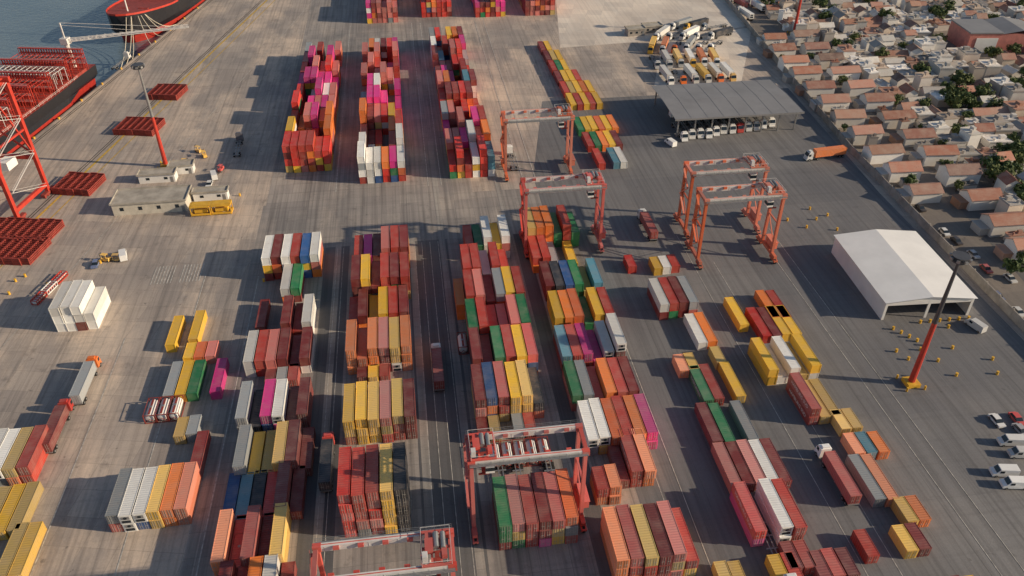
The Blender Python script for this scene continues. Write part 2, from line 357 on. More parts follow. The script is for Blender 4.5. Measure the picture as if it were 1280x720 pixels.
for c in conts:
    if id(c) in ids: continue
    b=CB[c['L']]; o=len(sv); sv+=[(a[0]+c['x'],a[1]+c['y'],a[2]+c['z']) for a in b.v]; sf+=[tuple(i+o for i in f) for f in b.f]
    k=random.uniform(.7,1.2); col=[min(1,a*k) for a in PAL[c['c']]]+[1]; scol+=[col]*len(b.v)
def massobj(name,v,f,c,mat,label,cat):
    me=bpy.data.meshes.new(name); me.from_pydata(v,[],f); ca=me.color_attributes.new('paint','FLOAT_COLOR','POINT')
    ca.data.foreach_set('color',[x for c_ in c for x in c_]); me.materials.append(M[mat]); me.update()
    o=obj(name,me); o['kind']='stuff'; tag(o,label,cat)
massobj('shipping_containers',sv,sf,scol,'contstuff','many stacked red, pink, yellow and blue shipping containers','shipping containers')
def tankc(x,y,z): spawn('tank_container',TF,[part('tank',TT),part('manhole_cover',TH)],(x,y,z),0,None,'white cylindrical tank container in red steel frame on the yard','tank container','tank containers in the yard')
for (u,v,n) in ((614,578,5),(178,520,3),(288,700,2)):
    x,y=G(u,v,2.6)
    for i in range(n):
        tankc(x+1.2+i*2.7,y+3,0)
x,y=G(578,424,2.6); tankc(x,y,0)
# ------------------------------------------------------------ vehicles
def wheelmesh(r,w):
    b=MB(); b.cyl((-w/2,0,0),(w/2,0,0),r,n=14); b.cyl((-w/2-.02,0,0),(w/2+.02,0,0),r*.5,n=10,mi=1); return b.mesh('wheel','tyre','steel')
WT=wheelmesh(.52,.6); WC=wheelmesh(.33,.22)
def truckspec():
    c=MB(); y0=7.1
    vs=[(-1.22,y0,.7),(1.22,y0,.7),(1.22,y0+2.2,.7),(-1.22,y0+2.2,.7),(-1.2,y0,3.3),(1.2,y0,3.3),(1.15,y0+1.6,3.25),(-1.15,y0+1.6,3.25),(1.22,y0+2.2,1.9),(-1.22,y0+2.2,1.9)]
    c.add(vs,[(0,3,2,1),(4,5,6,7),(0,1,5,4),(1,2,8,6,5),(2,3,9,8),(3,0,4,7,9),(9,7,6,8)])
    c.box(-.8,y0+.2,3.3,.8,y0+1.2,3.7); c.box(-1.2,y0+2.2,.45,1.2,y0+2.4,.95)
    g=MB(); g.add([(-1.1,y0+2.2,1.98),(1.1,y0+2.2,1.98),(1.05,y0+1.66,3.12),(-1.05,y0+1.66,3.12)],[(0,1,2,3)]); 
    for v in range(4): g.v[v]=(g.v[v][0],g.v[v][1]+.04,g.v[v][2]+.02)
    for sx in(-1,1): g.box(sx*1.225-.015,y0+.9,1.9,sx*1.225+.015,y0+1.75,2.75)
    ch=MB(); ch.box(-.5,4.2,.6,.5,7.1,.85); ch.box(-.55,-6.2,1.0,-.35,5.8,1.24); ch.box(.35,-6.2,1.0,.55,5.8,1.24)
    for yy in (-6.1,-3,0,3,5.7): ch.box(-1.2,yy-.15,1.02,1.2,yy+.15,1.22)
    ch.box(-.7,5.2,.5,.7,6.2,.99)
    wl=[part('wheel',WT,(sx*.95,yy,.52)) for sx in(-1,1) for yy in(-5.2,-3.9,5.0,8.4)]
    return c.mesh('cab','coat'),g.mesh('windscreen','glass'),ch.mesh('trailer_frame','steel'),wl
TC,TG,TCH,TW=truckspec()
def truck(x,y,rz,color=(.7,.7,.68),load=None,L=12.19):
    cn='white' if color[0]>.6 and color[1]>.5 else ('red' if color[1]<.1 else 'yellow' if color[1]>.3 else 'orange')
    spawn('container_truck',None,[part('cab',TC,ch=[part('windscreen',TG)],color=color),part('trailer_frame',TCH)]+TW,(x,y,0),rz,color,f'{cn}-cabbed semi truck with skeletal container trailer','truck','container trucks in the terminal')
    if load: container(x,y,1.25,L,load,True,rz=rz,group='containers loaded on trucks',label=f"{NAMES[load]} container loaded on a semi truck trailer")
WH=(.8,.79,.76); RD=(.55,.035,.025); YL=(.78,.45,.05); OR=(.68,.15,.02)
def tr(u,v,rz=0,**k): x,y=G(u,v); truck(x,y,rz,**k)
tr(72,545,load='n',color=RD); tr(108,487,load='s',color=OR)
tr(810,290,load='r',color=WH); tr(1035,197,math.pi/2+.1,load='o',color=WH)
tr(1048,606,load='r',color=WH); tr(964,690,math.pi,color=WH)
tr(640,205,color=WH); tr(298,188,.05,color=(.1,.1,.12)); tr(150,82,QR,color=WH)
tr(548,470,0,load='n',color=WH); tr(410,590,0,load='k',color=RD)
for u in (628,650,690): tr(u,606,math.pi,color=WH)
for i in range(12):
    x,y=G(856+i*9.9,177-i*1.5); truck(x,y+9.4+random.uniform(-1.2,.6),math.pi+random.uniform(-.03,.03),color=RD if i==7 else WH)
# neat curved fan of waiting trucks: concentric arcs, nose towards the canopy
ci=0
c0=Vector(G(838,106))
for j in range(6):
    # outer arc: straight run up then bending to the far right around a common centre
    cx=c0.x+62; cy=c0.y+22; rad=62-j*5.6
    path=[]
    n_st=0
    s_=-14
    while True:
        if s_<0: x_,y_,h_=cx-rad,cy+s_,0.0
        else:
            a=s_/rad
            if a>1.25: break
            x_,y_,h_=cx-rad*math.cos(a),cy+rad*math.sin(a),-a
        truck(x_,y_,h_+math.pi,color=[WH,WH,YL,WH,WH,OR,WH][ci%7],load=['w',None,'y','w','s',None,'w','o',None,'k','w','y',None][ci%13]); ci+=1
        s_+=18.6+(ci%3)*.5
for u,v,l in ((925,8,'r'),(932,22,'w'),(947,12,'w')): tr(u,v,.1,load=l)
def carspec():
    b=MB(); b.box(-.88,-2.1,.32,.88,2.1,.85)
    b.box(-.68,-1.3,1.38,.68,.35,1.45)
    g=MB(); g.add([(-.86,-1.7,.84),(.86,-1.7,.84),(.86,1.05,.84),(-.86,1.05,.84),(-.7,-1.3,1.4),(.7,-1.3,1.4),(.7,.35,1.4),(-.7,.35,1.4)],[(0,1,5,4),(1,2,6,5),(2,3,7,6),(3,0,4,7)])
    v=MB(); v.add([(-1,-2.7,.4),(1,-2.7,.4),(1,2.7,.4),(-1,2.7,.4),(-.95,-2.65,2.3),(.95,-2.65,2.3),(.92,1.3,2.3),(-.92,1.3,2.3),(1,2,1.3),(-1,2,1.3),(1,2.7,1.1),(-1,2.7,1.1)],
       [(0,3,2,1),(4,5,6,7),(0,1,5,4),(1,2,10,8,6,5),(2,3,11,10),(3,0,4,7,9,11),(9,7,6,8),(11,9,8,10)])
    gv=MB(); gv.add([(-.86,1.97,1.38),(.86,1.97,1.38),(.82,1.38,2.2),(-.82,1.38,2.2)],[(0,1,2,3)]); gv.v=[(a[0],a[1]+.04,a[2]+.02) for a in gv.v]
    for sx in(-1,1): gv.box(sx*.99-.02,.5,1.4,sx*.99+.02,1.4,2.0)
    return b.mesh('body','coat'),g.mesh('window','glass'),v.mesh('body','coat'),gv.mesh('windscreen','glass')
CBd,CGl,VB,VG=carspec()
CW=[part('wheel',WC,(sx*.82,yy,.33)) for sx in(-1,1) for yy in(-1.3,1.35)]
VW=[part('wheel',WC,(sx*.92,yy,.36)) for sx in(-1,1) for yy in(-1.8,1.9)]
def car(u,v,rz,color,van=False):
    x,y=G(u,v); cn='dark' if sum(color)<.3 else ('white' if min(color)>.35 else 'coloured')
    if van: spawn('van',None,[part('body',VB),part('windscreen',VG)]+VW,(x,y,0),rz,color,f'{cn} panel van parked on asphalt','van','vans parked at the terminal')
    else: spawn('parked_car',None,[part('body',CBd),part('window',CGl)]+CW,(x,y,0),rz,color,f'small {cn} car parked by the kerb','car','cars parked along the street')
FR=-math.atan2(fd.x,fd.y)
for u,v in ((1253,593),(1266,608),(1218,410),(838,181),(268,222),(155,322),(1262,555),(1275,570)): car(u,v,1.4 if u>1230 else .3,WH,True)
for i,(u,v) in enumerate(((1180,292),(1195,303),(1216,320),(1232,338),(1262,350),(1246,372),(1272,392),(1150,262),(1275,540),(1270,526),(1245,528),(120,332),(262,232))): car(u,v,FR+.05*(i%3),[WH,(.05,.05,.06),(.4,.4,.42),RD,WH,(.1,.15,.3)][i%6])
# small forklifts by the cabins
b=MB(); b.box(-.65,-1.6,.35,.65,1.0,1.0); b.box(-.6,-1.7,.9,.6,-.9,1.4)
for sx in(-.55,.55):
    for yy in(-.9,.7): b.beam((sx,yy,1.0),(sx,yy,2.3),.08)
b.box(-.62,-1,2.3,.62,.8,2.38); RSB=b.mesh('body','coat')
b=MB()
for sx in(-.35,.35): b.beam((sx,1.15,.1),(sx,1.15,2.6),.12); b.box(sx-.07,1.2,.1,sx+.07,2.4,.18)
b.box(-.4,1.1,2.4,.4,1.2,2.6); RSM=b.mesh('mast','darksteel')
for i,(u,v,rz,c) in enumerate(((232,206,-1.6,YL),(256,196,.4,YL),(146,326,1.5,YL),(276,214,2.8,RD),(248,190,.8,YL),(132,326,1.2,YL))):
    x,y=G(u,v); spawn('forklift',None,[part('body',RSB),part('mast',RSM)]+[part('wheel',WC,(sx*.6,yy,.33)) for sx in(-1,1) for yy in(-1.2,.7)],(x,y,0),rz,c,('yellow' if c is YL else 'red')+' forklift with overhead guard on the concrete','forklift','forklifts on the apron')
# ------------------------------------------------------------ RTG cranes
def rtgspec(trx):
    l=MB(); HX=11.4
    for sy in(-1,1): l.beam((0,sy*3.5,2.2),(0,sy*3.2,20.4),.75,.95)
    l.beam((0,-3.5,12),(0,3.5,12),.4); l.beam((0,-3.5,5),(0,3.4,12),.25); 
    sill=MB(); sill.beam((0,-6.2,1.9),(0,6.2,1.9),.9,1.0)
    for yy in(-5.3,5.3): sill.box(-.6,yy-1.8,.8,.6,yy+1.8,1.35)
    sill=sill.mesh('sill_beam','coat'); LG=l.mesh('leg','coat')
    W8=wheelmesh(.75,.55)
    sides=[]
    for sx in(-1,1):
        sides.append(part('leg_frame',LG,(sx*HX,0,0)))
        sides.append(part('sill_beam',sill,(sx*HX,0,0)))
        for yy in(-6.4,-4.5,4.5,6.4): sides.append(part('wheel',W8,(sx*HX,yy,.75)))
    gd=MB(); gd.box(-12.1,-.42,20.5,12.1,.42,21.8)
    for i in range(9): gd.box(-10+i*2.5,-.46,20.6,-9.9+i*2.5,.46,21.7)
    gd.beam((-12,0,21.86),(12,0,21.86),.12,.1,mi=1)
    for sx in(-1,1): gd.box(sx*11.4-.75,-.47,20.45,sx*11.4+.75,.47,21.84,1)
    for i in range(5): gd.box(-9.2+i*4.2,.5,21.2,-8.2+i*4.2,.95,21.9,1)
    G1=gd.mesh('girder','girder','coat')
    def wk(yy,yo):
        r=MB(); r.box(-11.8,yy-.35,21.2,11.8,yy+.35,21.26,0)
        r.beam((-11.8,yo,22.2),(11.8,yo,22.2),.05,mi=0); r.beam((-11.8,yo,21.75),(11.8,yo,21.75),.04,mi=0)
        for i in range(13): r.beam((-11.8+i*1.966,yo,21.2),(-11.8+i*1.966,yo,22.2),.05,mi=0)
        return r.mesh('walkway','steel')
    tb=MB(); tb.box(-.4,-2.8,20.7,.4,2.8,21.5); tb=tb.mesh('end_tie_beam','coat')
    t=MB(); 
    for yy in(-3.4,0,3.4): t.box(-2.6,yy-.25,21.95,2.6,yy+.25,22.2)
    for xx in(-2.5,-.8,.8,2.5): t.box(xx-.18,-3.1,22.2,xx+.18,3.1,22.38)
    t.box(-1.9,-1.4,22.4,-.5,1.2,23.4); t.box(-1.8,1.5,22.4,-.8,2.6,23.0); t.box(.9,-2.6,22.4,1.8,-1.2,23.5)
    t.cyl((0,-.6,22.95),(0,2.4,22.95),.5,n=10,mi=1); t.cyl((1.2,-.8,22.9),(1.2,2.4,22.9),.42,n=10,mi=1); t.box(-2.4,-3,22.4,-1.5,-1.8,23.9,mi=2)
    for yy in (-3.6,3.6):
        t.beam((-2.5,yy,23.2),(2.5,yy,23.2),.06,mi=2)
    for sx in(-2.5,2.5):
        for yy in(-3.6,-1.3,1.3,3.6): t.beam((sx,yy,22.2),(sx,yy,23.2),.06,mi=2)
        t.beam((sx,-3.6,23.2),(sx,3.6,23.2),.06,mi=2); t.beam((sx,-3.6,22.7),(sx,3.6,22.7),.05,mi=2)
    cab=MB(); cab.box(-.9,-1,17.8,.9,1,19.9,0); cab.box(-.93,-1.03,18.4,.93,1.03,19.4,1); cab.beam((0,0,19.9),(0,0,21.95),.5)
    sp=MB(); sp.box(-1.1,-2.9,17,1.1,-2.6,17.3); sp.box(-1.1,2.6,17,1.1,2.9,17.3); sp.box(-.4,-2.6,17.02,.4,2.6,17.4); sp.box(-.9,-1,17.4,.9,1,18)
    for sx in(-.8,.8):
        for yy in(-.8,.8): sp.beam((sx,yy,18),(sx,yy,22),.05)
    eh=MB(); eh.box(-.8,-2.4,2.5,.8,2.4,4.6); eh.box(-.95,-2.6,4.6,.95,2.6,4.72)
    st=MB(); 
    for k in range(4):
        y0,y1=(-2.8,2.8) if k%2 else (2.8,-2.8)
        st.beam((0,y0,2.6+k*4.5),(0,y1,7.1+k*4.5),.5,.1); st.beam((-.28,y0,3.6+k*4.5),(-.28,y1,8.1+k*4.5),.05)
    return (sides+[part('girder',G1,(0,-3.4,0)),part('girder',G1,(0,3.4,0),math.pi),part('walkway',wk(-4.2,-4.5)),part('walkway',wk(4.2,4.5)),part('end_tie_beam',tb,(-11.6,0,0)),part('end_tie_beam',tb,(11.6,0,0)),
      part('trolley',t.mesh('trolley','coat','steel','girder'),(trx,0,0),ch=[part('operator_cab',cab.mesh('operator_cab','white','glass'),(1.2 if trx<0 else -1.2,-2.4,0)),part('spreader',sp.mesh('spreader','dkred'))]),
      part('power_house',eh.mesh('power_house','coat'),(12.5,0,0)),part('staircase',st.mesh('staircase','coat'),(-12.3,0,0))])
RL_=rtgspec(-8.9); RR_=rtgspec(8.9)
RTG_RED=(.58,.06,.04); RTG_OR=(.64,.13,.045)
for (u,v,sp_,c,l,ss) in ((658,556,RL_,RTG_RED,'red',.95),(704,229,RR_,RTG_RED,'red',1),(672,144,RR_,RTG_OR,'orange',1),(927,241,RR_,RTG_OR,'orange',1),(908,208,RR_,RTG_OR,'orange',1),(480,696,RR_,RTG_RED,'red',.97)):
    x,y=G(u,v,21.2*ss); o=spawn('gantry_crane',None,sp_,(x,y,0),0,c,f'{l} rubber-tyred gantry crane with pale girders straddling container lanes' if u not in(927,908) else 'orange rubber-tyred gantry crane parked on open asphalt','gantry crane','rubber-tyred gantry cranes in the yard'); o.scale=(ss,ss,ss)
# ------------------------------------------------------------ ship-to-shore crane
x,y=G(62,243)
sl=Vector((x,y))-QA; s0=sl.dot(q); t0=sl.dot(qn)
root=tag(obj('quay_crane',None,(*Q(s0-9,t0),0),QR),'tall red ship-to-shore crane standing on quay rails','quay crane')
def cp(name,b,*mats,parent=None): return obj(name,b.mesh(name,*mats),parent=parent or root)
tw=-(t0-3)
for tx in (0,tw):
    for sy in(-9,9):
        b=MB(); b.beam((tx,sy,1.5),(tx,sy,41),1.1,1.3); cp('leg',b,'red')
        b=MB(); b.box(tx-.7,sy-3.5,.75,tx+.7,sy+3.5,1.6)
        for k in range(4): b.cyl((tx-.4,sy-2.7+k*1.8,.45),(tx+.4,sy-2.7+k*1.8,.45),.42,n=10)
        cp('bogie',b,'dkred')
b=MB(); b.beam((0,-9,4),(0,9,4),1.0,1.3); b.beam((tw,-9,4),(tw,9,4),1.0,1.3)
for sy in(-9,9): b.beam((0,sy,14),(tw,sy,14),1.0,1.4); b.beam((0,sy,15),(tw,sy,40),.5)
b.beam((0,-9,15),(0,0,40),.45); b.beam((0,9,15),(0,0,40),.45); b.beam((0,-9,40.5),(0,9,40.5),1.2,1.4); b.beam((tw,-9,40.5),(tw,9,40.5),1.2,1.4); b.beam((0,-9,24),(0,9,24),.6)
cp('portal_frame',b,'red')
b=MB()
for k in range(6): 
    s_=1 if k%2 else -1; b.beam((.9,-8*s_,4+k*6),(.9,8*s_,10+k*6),.3,.12); b.beam((1.1,-8*s_,5+k*6),(1.1,8*s_,11+k*6),.06)
cp('staircase',b,'girder')
b=MB(); b.box(-1.6,-2.5,14.8,-5,2.5,17.5); cp('electrical_house',b,'white')
b=MB()
for sy in(-3,3): b.beam((6,sy,43),(tw-55,sy,43),1.0,1.7)
for i in range(12): b.beam((4-i*8,-3,43.4),(4-i*8,3,43.4),.4)
cp('boom',b,'red')
b=MB(); b.box(-8,-4,44.6,2,4,49); cp('machinery_house',b,'white')
b=MB(); b.beam((tw,-6,41),(tw,0,66),1); b.beam((tw,6,41),(tw,0,66),1); b.beam((tw,0,66),(tw-45,0,44),.4); b.beam((tw,0,66),(0,0,44),.4); cp('apex_frame',b,'red')
# ------------------------------------------------------------ ships
def ship(name,L,B,zt,s_bow,t,label,bm='red'):
    b=MB(); n=26; rows=[]
    for i in range(n+1):
        d=L*(i/n)**1.5; 
        wt=B/2*math.sqrt(max(0,1-(1-min(d/38,1))**2)); wb=B/2*math.sqrt(max(0,1-(1-min(max(d-7,0)/60,1))**2))
        if L-d<14: wt*=.93; wb*=.7
        sh=3.5*max(0,1-d/35)
        rows.append([(-wt,-d,zt+sh),(-wt*.97,-d if d>2 else -2,zt*.55),(-(wt*.35+wb*.65),-max(d,5),3.2),(-wb,-max(d,7),-4),(wb,-max(d,7),-4),((wt*.35+wb*.65),-max(d,5),3.2),(wt*.97,-d if d>2 else -2,zt*.55),(wt,-d,zt+sh)])
    for i in range(n):
        o=len(b.v); b.v+=rows[i]+rows[i+1]
        for j,mi in ((0,0),(1,0),(2,1),(3,1),(4,1),(5,0),(6,0)):
            b.f.append((o+j,o+j+1,o+8+j+1,o+8+j)); b.m.append(mi)
        b.f.append((o+7,o,o+8,o+15)); b.m.append(2)
    o=len(b.v); b.v+=rows[-1]; b.f.append(tuple(range(o,o+8))); b.m.append(0)
    root=obj(name,None,(*Q(s_bow,t),-2.6),QR+math.pi); tag(root,label,'ship','container ships moored at the quay')
    obj('hull',b.mesh('hull','black','hullred','dkred'),parent=root)
    bw=MB()
    for sx in(-1,1):
        pts=[(sx*abs(r[0][0]),r[0][1],r[0][2]) for r in rows if r[0][1]>-40]
        for a,c in zip(pts,pts[1:]): bw.beam((a[0],a[1],a[2]+.4),(c[0],c[1],c[2]+.4),.2,.9)
    obj('bulwark',bw.mesh('bulwark',bm),parent=root)
    rl=MB()
    for sx in(-1,1):
        x_=sx*(B/2-.4)*.99
        for zz in(.6,1.1): rl.beam((x_,-44,zt+zz),(x_,-L+16,zt+zz),.06)
        for k in range(int((L-60)/3)): rl.beam((x_,-44-k*3,zt),(x_,-44-k*3,zt+1.1),.07)
    obj('deck_railing',rl.mesh('deck_railing','white'),parent=root)
    return root
pe=Vector(G(116,80,7))-QA; sE=pe.dot(q)
Ls=240; Z1=9.5
sh1=ship('container_ship',Ls,30,Z1,sE-Ls,-16.5,'black-hulled container ship with red lashing bridges moored at the quay','black')
for k in range(9):
    y=-Ls+6+k*13.5; b=MB()
    for sx in range(-12,13): b.beam((sx*1.15,y,Z1),(sx*1.15,y,Z1+9),.2); b.beam((sx*1.15,y+1.2,Z1),(sx*1.15,y+1.2,Z1+9),.16)
    for zz in (2.5,5,7,9): b.beam((-14,y,Z1+zz),(14,y,Z1+zz),.3); b.beam((-14,y+1.2,Z1+zz),(14,y+1.2,Z1+zz),.22); b.box(-14,y+.1,Z1+zz-.05,14,y+1.1,Z1+zz)
    for zz in (3.1,3.6,5.6,6.1,9.6,10.1): b.beam((-14,y+1.4,Z1+zz),(14,y+1.4,Z1+zz),.1,mi=1)
    for sx in range(-6,6): b.beam((sx*2.3,y,Z1+2),((sx+1)*2.3,y,Z1+9),.14)
    obj('lashing_bridge',b.mesh('lashing_bridge','red','girder'),parent=sh1)
    for i in range(5):
        b=MB(); b.box(-14+i*5.7,y+1.8,Z1+.05,-14+i*5.7+5.3,y+12.4,Z1+1.3)
        for j in range(4): b.box(-13.6+i*5.7,y+2.5+j*2.6,Z1+1.3,-9.2+i*5.7,y+2.8+j*2.6,Z1+1.55,mi=1)
        obj('hatch_cover',b.mesh('hatch_cover','dkred','red'),parent=sh1)
    b=MB()
    for sx in range(-6,7):
        for zz in (0,1,2): b.beam((sx*2.3,y+2.5+zz*4.5,Z1+1.3),(sx*2.3,y+2.5+zz*4.5,Z1+7),.18)
        b.beam((sx*2.3,y+2.5,Z1+7),(sx*2.3,y+11.5,Z1+7),.15)
    for zz in(0,1,2): b.beam((-14,y+2.5+zz*4.5,Z1+7),(14,y+2.5+zz*4.5,Z1+7),.22)
    obj('cell_guide',b.mesh('cell_guide','girder' if k%3==1 else 'red'),parent=sh1)
b=MB(); b.box(-13.5,-Ls+107,Z1+1.6,13.5,-Ls+119,34); b.box(-17,-Ls+109,31,17,-Ls+116,34.2)
obj('bridge_house',b.mesh('bridge_house','white'),parent=sh1)
# pale lattice deck crane on the stern, boom swung over the quay
rt=Vector((*Q(sE-Ls,-16.5),-2.6))
def toship(p): d=Vector(p)-rt; d2=Vector((d.x,d.y)); return Vector((-d2.dot(qn),-d2.dot(q),d.z))
bs=Vector((-6,-Ls+3.5,Z1)); tp=toship((*G(236,34,20),20)); hd=bs+Vector((0,0,10))
b=MB(); b.cyl(bs,hd,1.2,1.0,n=10); b.box(hd.x-1.6,hd.y-1.6,hd.z,hd.x+1.6,hd.y+1.6,hd.z+2.6)
bd=(tp-hd); bn=Vector((bd.y,-bd.x,0)).normalized()*.8; up=Vector((0,0,1.1))
for a_ in (bn,-bn):
    for z_ in (up*0,up): b.beam(hd+Vector((0,0,1))+a_+z_,tp+a_*.3+z_*.3,.22)
N_=16
for i in range(N_):
    e0=hd+Vector((0,0,1))+bd*(i/N_); e1=hd+Vector((0,0,1))+bd*((i+1)/N_); k_=1-.7*i/N_
    b.beam(e0+bn*k_,e1-bn*k_,.12); b.beam(e0+bn*k_+up*k_,e1+bn*k_,.12); b.beam(e0-bn*k_+up*k_,e1-bn*k_,.12)
b.beam(hd+Vector((0,0,2.5)),hd+Vector((0,0,9)),.5); b.beam(hd+Vector((0,0,9)),tp,.12); b.beam(hd+Vector((0,0,8)),hd+bd*.6+Vector((0,0,1.5)),.1)
obj('deck_crane',b.mesh('deck_crane','girder'),parent=sh1)
pb=Vector(G(165,52,6))-QA
sh2=ship('cargo_ship',220,29,11,pb.dot(q)+18,-16,'black and red cargo ship with raked bow moored at the quay')
b=MB(); b.cyl((0,-12,13),(0,-12,28),.4,.2,n=8); b.beam((-3,-12,25),(3,-12,25),.3); obj('foremast',b.mesh('foremast','white'),parent=sh2)
for sx in(-5,5):
    b=MB(); b.box(sx-1.5,-20,11.05,sx+1.5,-17,12.6); b.cyl((sx-2.4,-18.5,12.2),(sx+2.4,-18.5,12.2),.9,n=10); obj('windlass',b.mesh('windlass','dkred'),parent=sh2)
for i in range(6):
    b=MB(); b.box(-10,-60-i*26,11.1,10,-42-i*26,12.6); obj('hatch_cover',b.mesh('hatch_cover','dkred'),parent=sh2)
for i,(ds,ts,dq) in enumerate(((20,-12,-20),(21,-10,-14),(21,-10,-8),(22,-7,12),(23,-6,24),(25,-5,34),(25,-5,42))):
    a=Vector((*Q(pb.dot(q)+ds,ts),11)); c=Vector((*Q(pb.dot(q)+dq,1.2),.6)); b=MB(); prev=a
    for k in range(1,9):
        t=k/8; p_=a.lerp(c,t); p_.z-=3*math.sin(math.pi*t); 
        if p_.z<.4 and k<8: p_.z=.4
        b.cyl(prev,p_,.15,n=5); prev=p_
    tag(obj('mooring_rope',b.mesh('mooring_rope','rope')),'pale mooring rope from ship bow to quay bollard','rope','mooring ropes')
b=MB(); b.cyl((0,0,0),(0,0,.5),.35,.28,n=10); b.cyl((0,0,.5),(0,0,.8),.5,.45,n=10); BO=b.mesh('mooring_bollard','yellow')
for i in range(22): tag(obj('mooring_bollard',BO,(*Q(-60+i*18,1.2),0)),'short yellow mooring bollard on the quay edge','bollard','mooring bollards along the quay')
# ------------------------------------------------------------ flat rack piles
b=MB()
for k in range(4):
    z=k*.62; 
    for sx in(-1.15,1.15): b.box(sx-.1,-6,z,sx+.1,6,z+.38)
    for i in range(13): b.box(-1.05,-5.95+i*.98,z+.08,1.05,-5.95+i*.98+.18,z+.36)
    for sy in(-5.8,5.8): b.box(-1.2,sy-.2,z+.38,1.2,sy+.2,z+.6)
FRK=b.mesh('flat_rack_stack','dkred')
def racks(u,v,n):
    x,y=G(u,v)
    for i in range(n):
        v2=Vector((x,y))+qn*(i*2.6); tag(obj('flat_rack_stack',FRK,(v2.x,v2.y+random.uniform(-.3,.3),0),QR),'folded red steel flat racks piled on the apron','flat rack stack','piles of red flat racks')
racks(195,118,5); racks(155,161,6); racks(82,233,5); racks(-6,292,8); racks(-26,315,8)
b=MB()
for k,(u0,v0) in enumerate(((44,382),(57,369),(70,356))):
    a=Vector((*G(u0,v0),.9)); c=Vector((*G(u0+12,v0-12),.9)); d=(c-a); n_=Vector((d.y,-d.x,0)).normalized()*.9
    for s_ in(-1,1):
        for zz in (-.6,.6): b.beam(a+n_*s_+Vector((0,0,zz)),c+n_*s_+Vector((0,0,zz)),.22,mi=k%2)
    for j in range(6):
        e=a.lerp(c,j/5); 
        for zz in(-.6,.6): b.beam(e-n_+Vector((0,0,zz)),e+n_+Vector((0,0,zz)),.14,mi=k%2)
        for s_ in(-1,1): b.beam(e+n_*s_-Vector((0,0,.6)),e+n_*s_+Vector((0,0,.6)),.14,mi=k%2)
    b.beam(a,c,.9,.7,mi=(k+1)%2)
tag(obj('lattice_boom',b.mesh('lattice_boom','red','white')),'red and white striped lattice boom lying on the apron','crane boom')
# ------------------------------------------------------------ buildings at the apron
def lowbuild(u,v,W,D,H,rz,name,label,cat,wall='cream',nw=6):
    x,y=G(u,v); r=tag(obj(name,None,(x,y,0),rz),label,cat)
    b=MB(); b.box(0,0,0,W,D,H); obj('wall',b.mesh('wall',wall),parent=r)
    b=MB(); b.box(-.4,-.4,H,W+.4,D+.4,H+.25); b.box(-.4,-.4,H+.25,W+.4,-.15,H+.6); b.box(-.4,D+.15,H+.25,W+.4,D+.4,H+.6); b.box(-.4,-.15,H+.25,-.15,D+.15,H+.6); b.box(W+.15,-.15,H+.25,W+.4,D+.15,H+.6)
    obj('roof',b.mesh('roof','flatroof'),parent=r)
    for i in range(nw):
        b=MB(); xx=(i+.5)*W/nw; b.box(xx-.6,-.04,H*.4,xx+.6,.02,H*.7); obj('window',b.mesh('window','glass'),parent=r)
    b=MB(); b.box(W-1.6,-.05,0,W-.6,.02,2.1); obj('door',b.mesh('door','steel'),parent=r)
    return r
lowbuild(143,270,23,9.5,4,.0,'office_building','low cream flat-roofed office building on the apron','building',nw=4)
lowbuild(175,230,12,4,3,.0,'site_cabin','white portable cabin beside the light mast','cabin','white',2)
lowbuild(213,219,8,4,3,.05,'site_cabin','white portable cabin beside the light mast','cabin','white',2)
lowbuild(243,252,11,3,3,.0,'site_cabin','white portable cabin beside yellow steel frames','cabin','white',2)
for (u,v) in ((240,271),(266,269)):
    x,y=G(u,v); b=MB()
    for xx in(0,6):
        for yy in(0,3): b.box(xx-.12,yy-.12,0,xx+.12,yy+.12,3.4)
    for z in(.6,3.4): b.beam((0,0,z),(6,0,z),.5); b.beam((0,3,z),(6,3,z),.5); b.beam((0,0,z),(0,3,z),.5); b.beam((6,0,z),(6,3,z),.5)
    b.box(.3,.4,3.5,5.7,2.6,3.7); b.box(1,.5,.9,5,2.5,2.2)
    tag(obj('spreader_frame',b.mesh('spreader_frame','yellow'),(x,y,0)),'yellow steel spreader frame resting on the apron','steel frame','yellow spreader frames')
# light masts
def mastspec(upper):
    m_=MB(); 
    for i in range(6): m_.cyl((0,0,1+i*6),(0,0,7+i*6),.8-.08*i,.72-.08*i,n=10,mi=0 if i<3 else 1)
    h=MB(); h.cyl((0,0,36.4),(0,0,36.7),1.9,n=14); h.cyl((0,0,37.6),(0,0,37.7),1.9,n=14)
    for i in range(10):
        t=i*math.pi/5; h.beam((1.9*math.cos(t),1.9*math.sin(t),36.7),(1.9*math.cos(t),1.9*math.sin(t),37.6),.08)
    lamps=MB(); lamps.box(-.35,-.2,-.3,.35,.2,.3)
    LM=lamps.mesh('floodlight','steel')
    b_=MB(); b_.box(-1.6,-1.6,0,1.6,1.6,1.1); 
    for sx in(-2.3,2.3):
        for sy in(-2.3,2.3): b_.cyl((sx,sy,0),(sx,sy,1.2),.25,n=8)
    return [part('mast',m_.mesh('mast','red',upper)),part('lamp_platform',h.mesh('lamp_platform','darksteel'),ch=[part('floodlight',LM,(2.1*math.cos(t),2.1*math.sin(t),37.1),t+math.pi/2) for t in [k*math.pi/4 for k in range(8)]]),part('base',b_.mesh('base','yellow'))]
for u,v,up in ((208,208,'steel'),(1138,480,'darksteel'),(992,43,'steel')):
    x,y=G(u,v); spawn('light_mast',None,mastspec(up),(x,y,0),0,None,'tall tapering floodlight mast, red below and grey above, yellow base','light mast','floodlight masts')
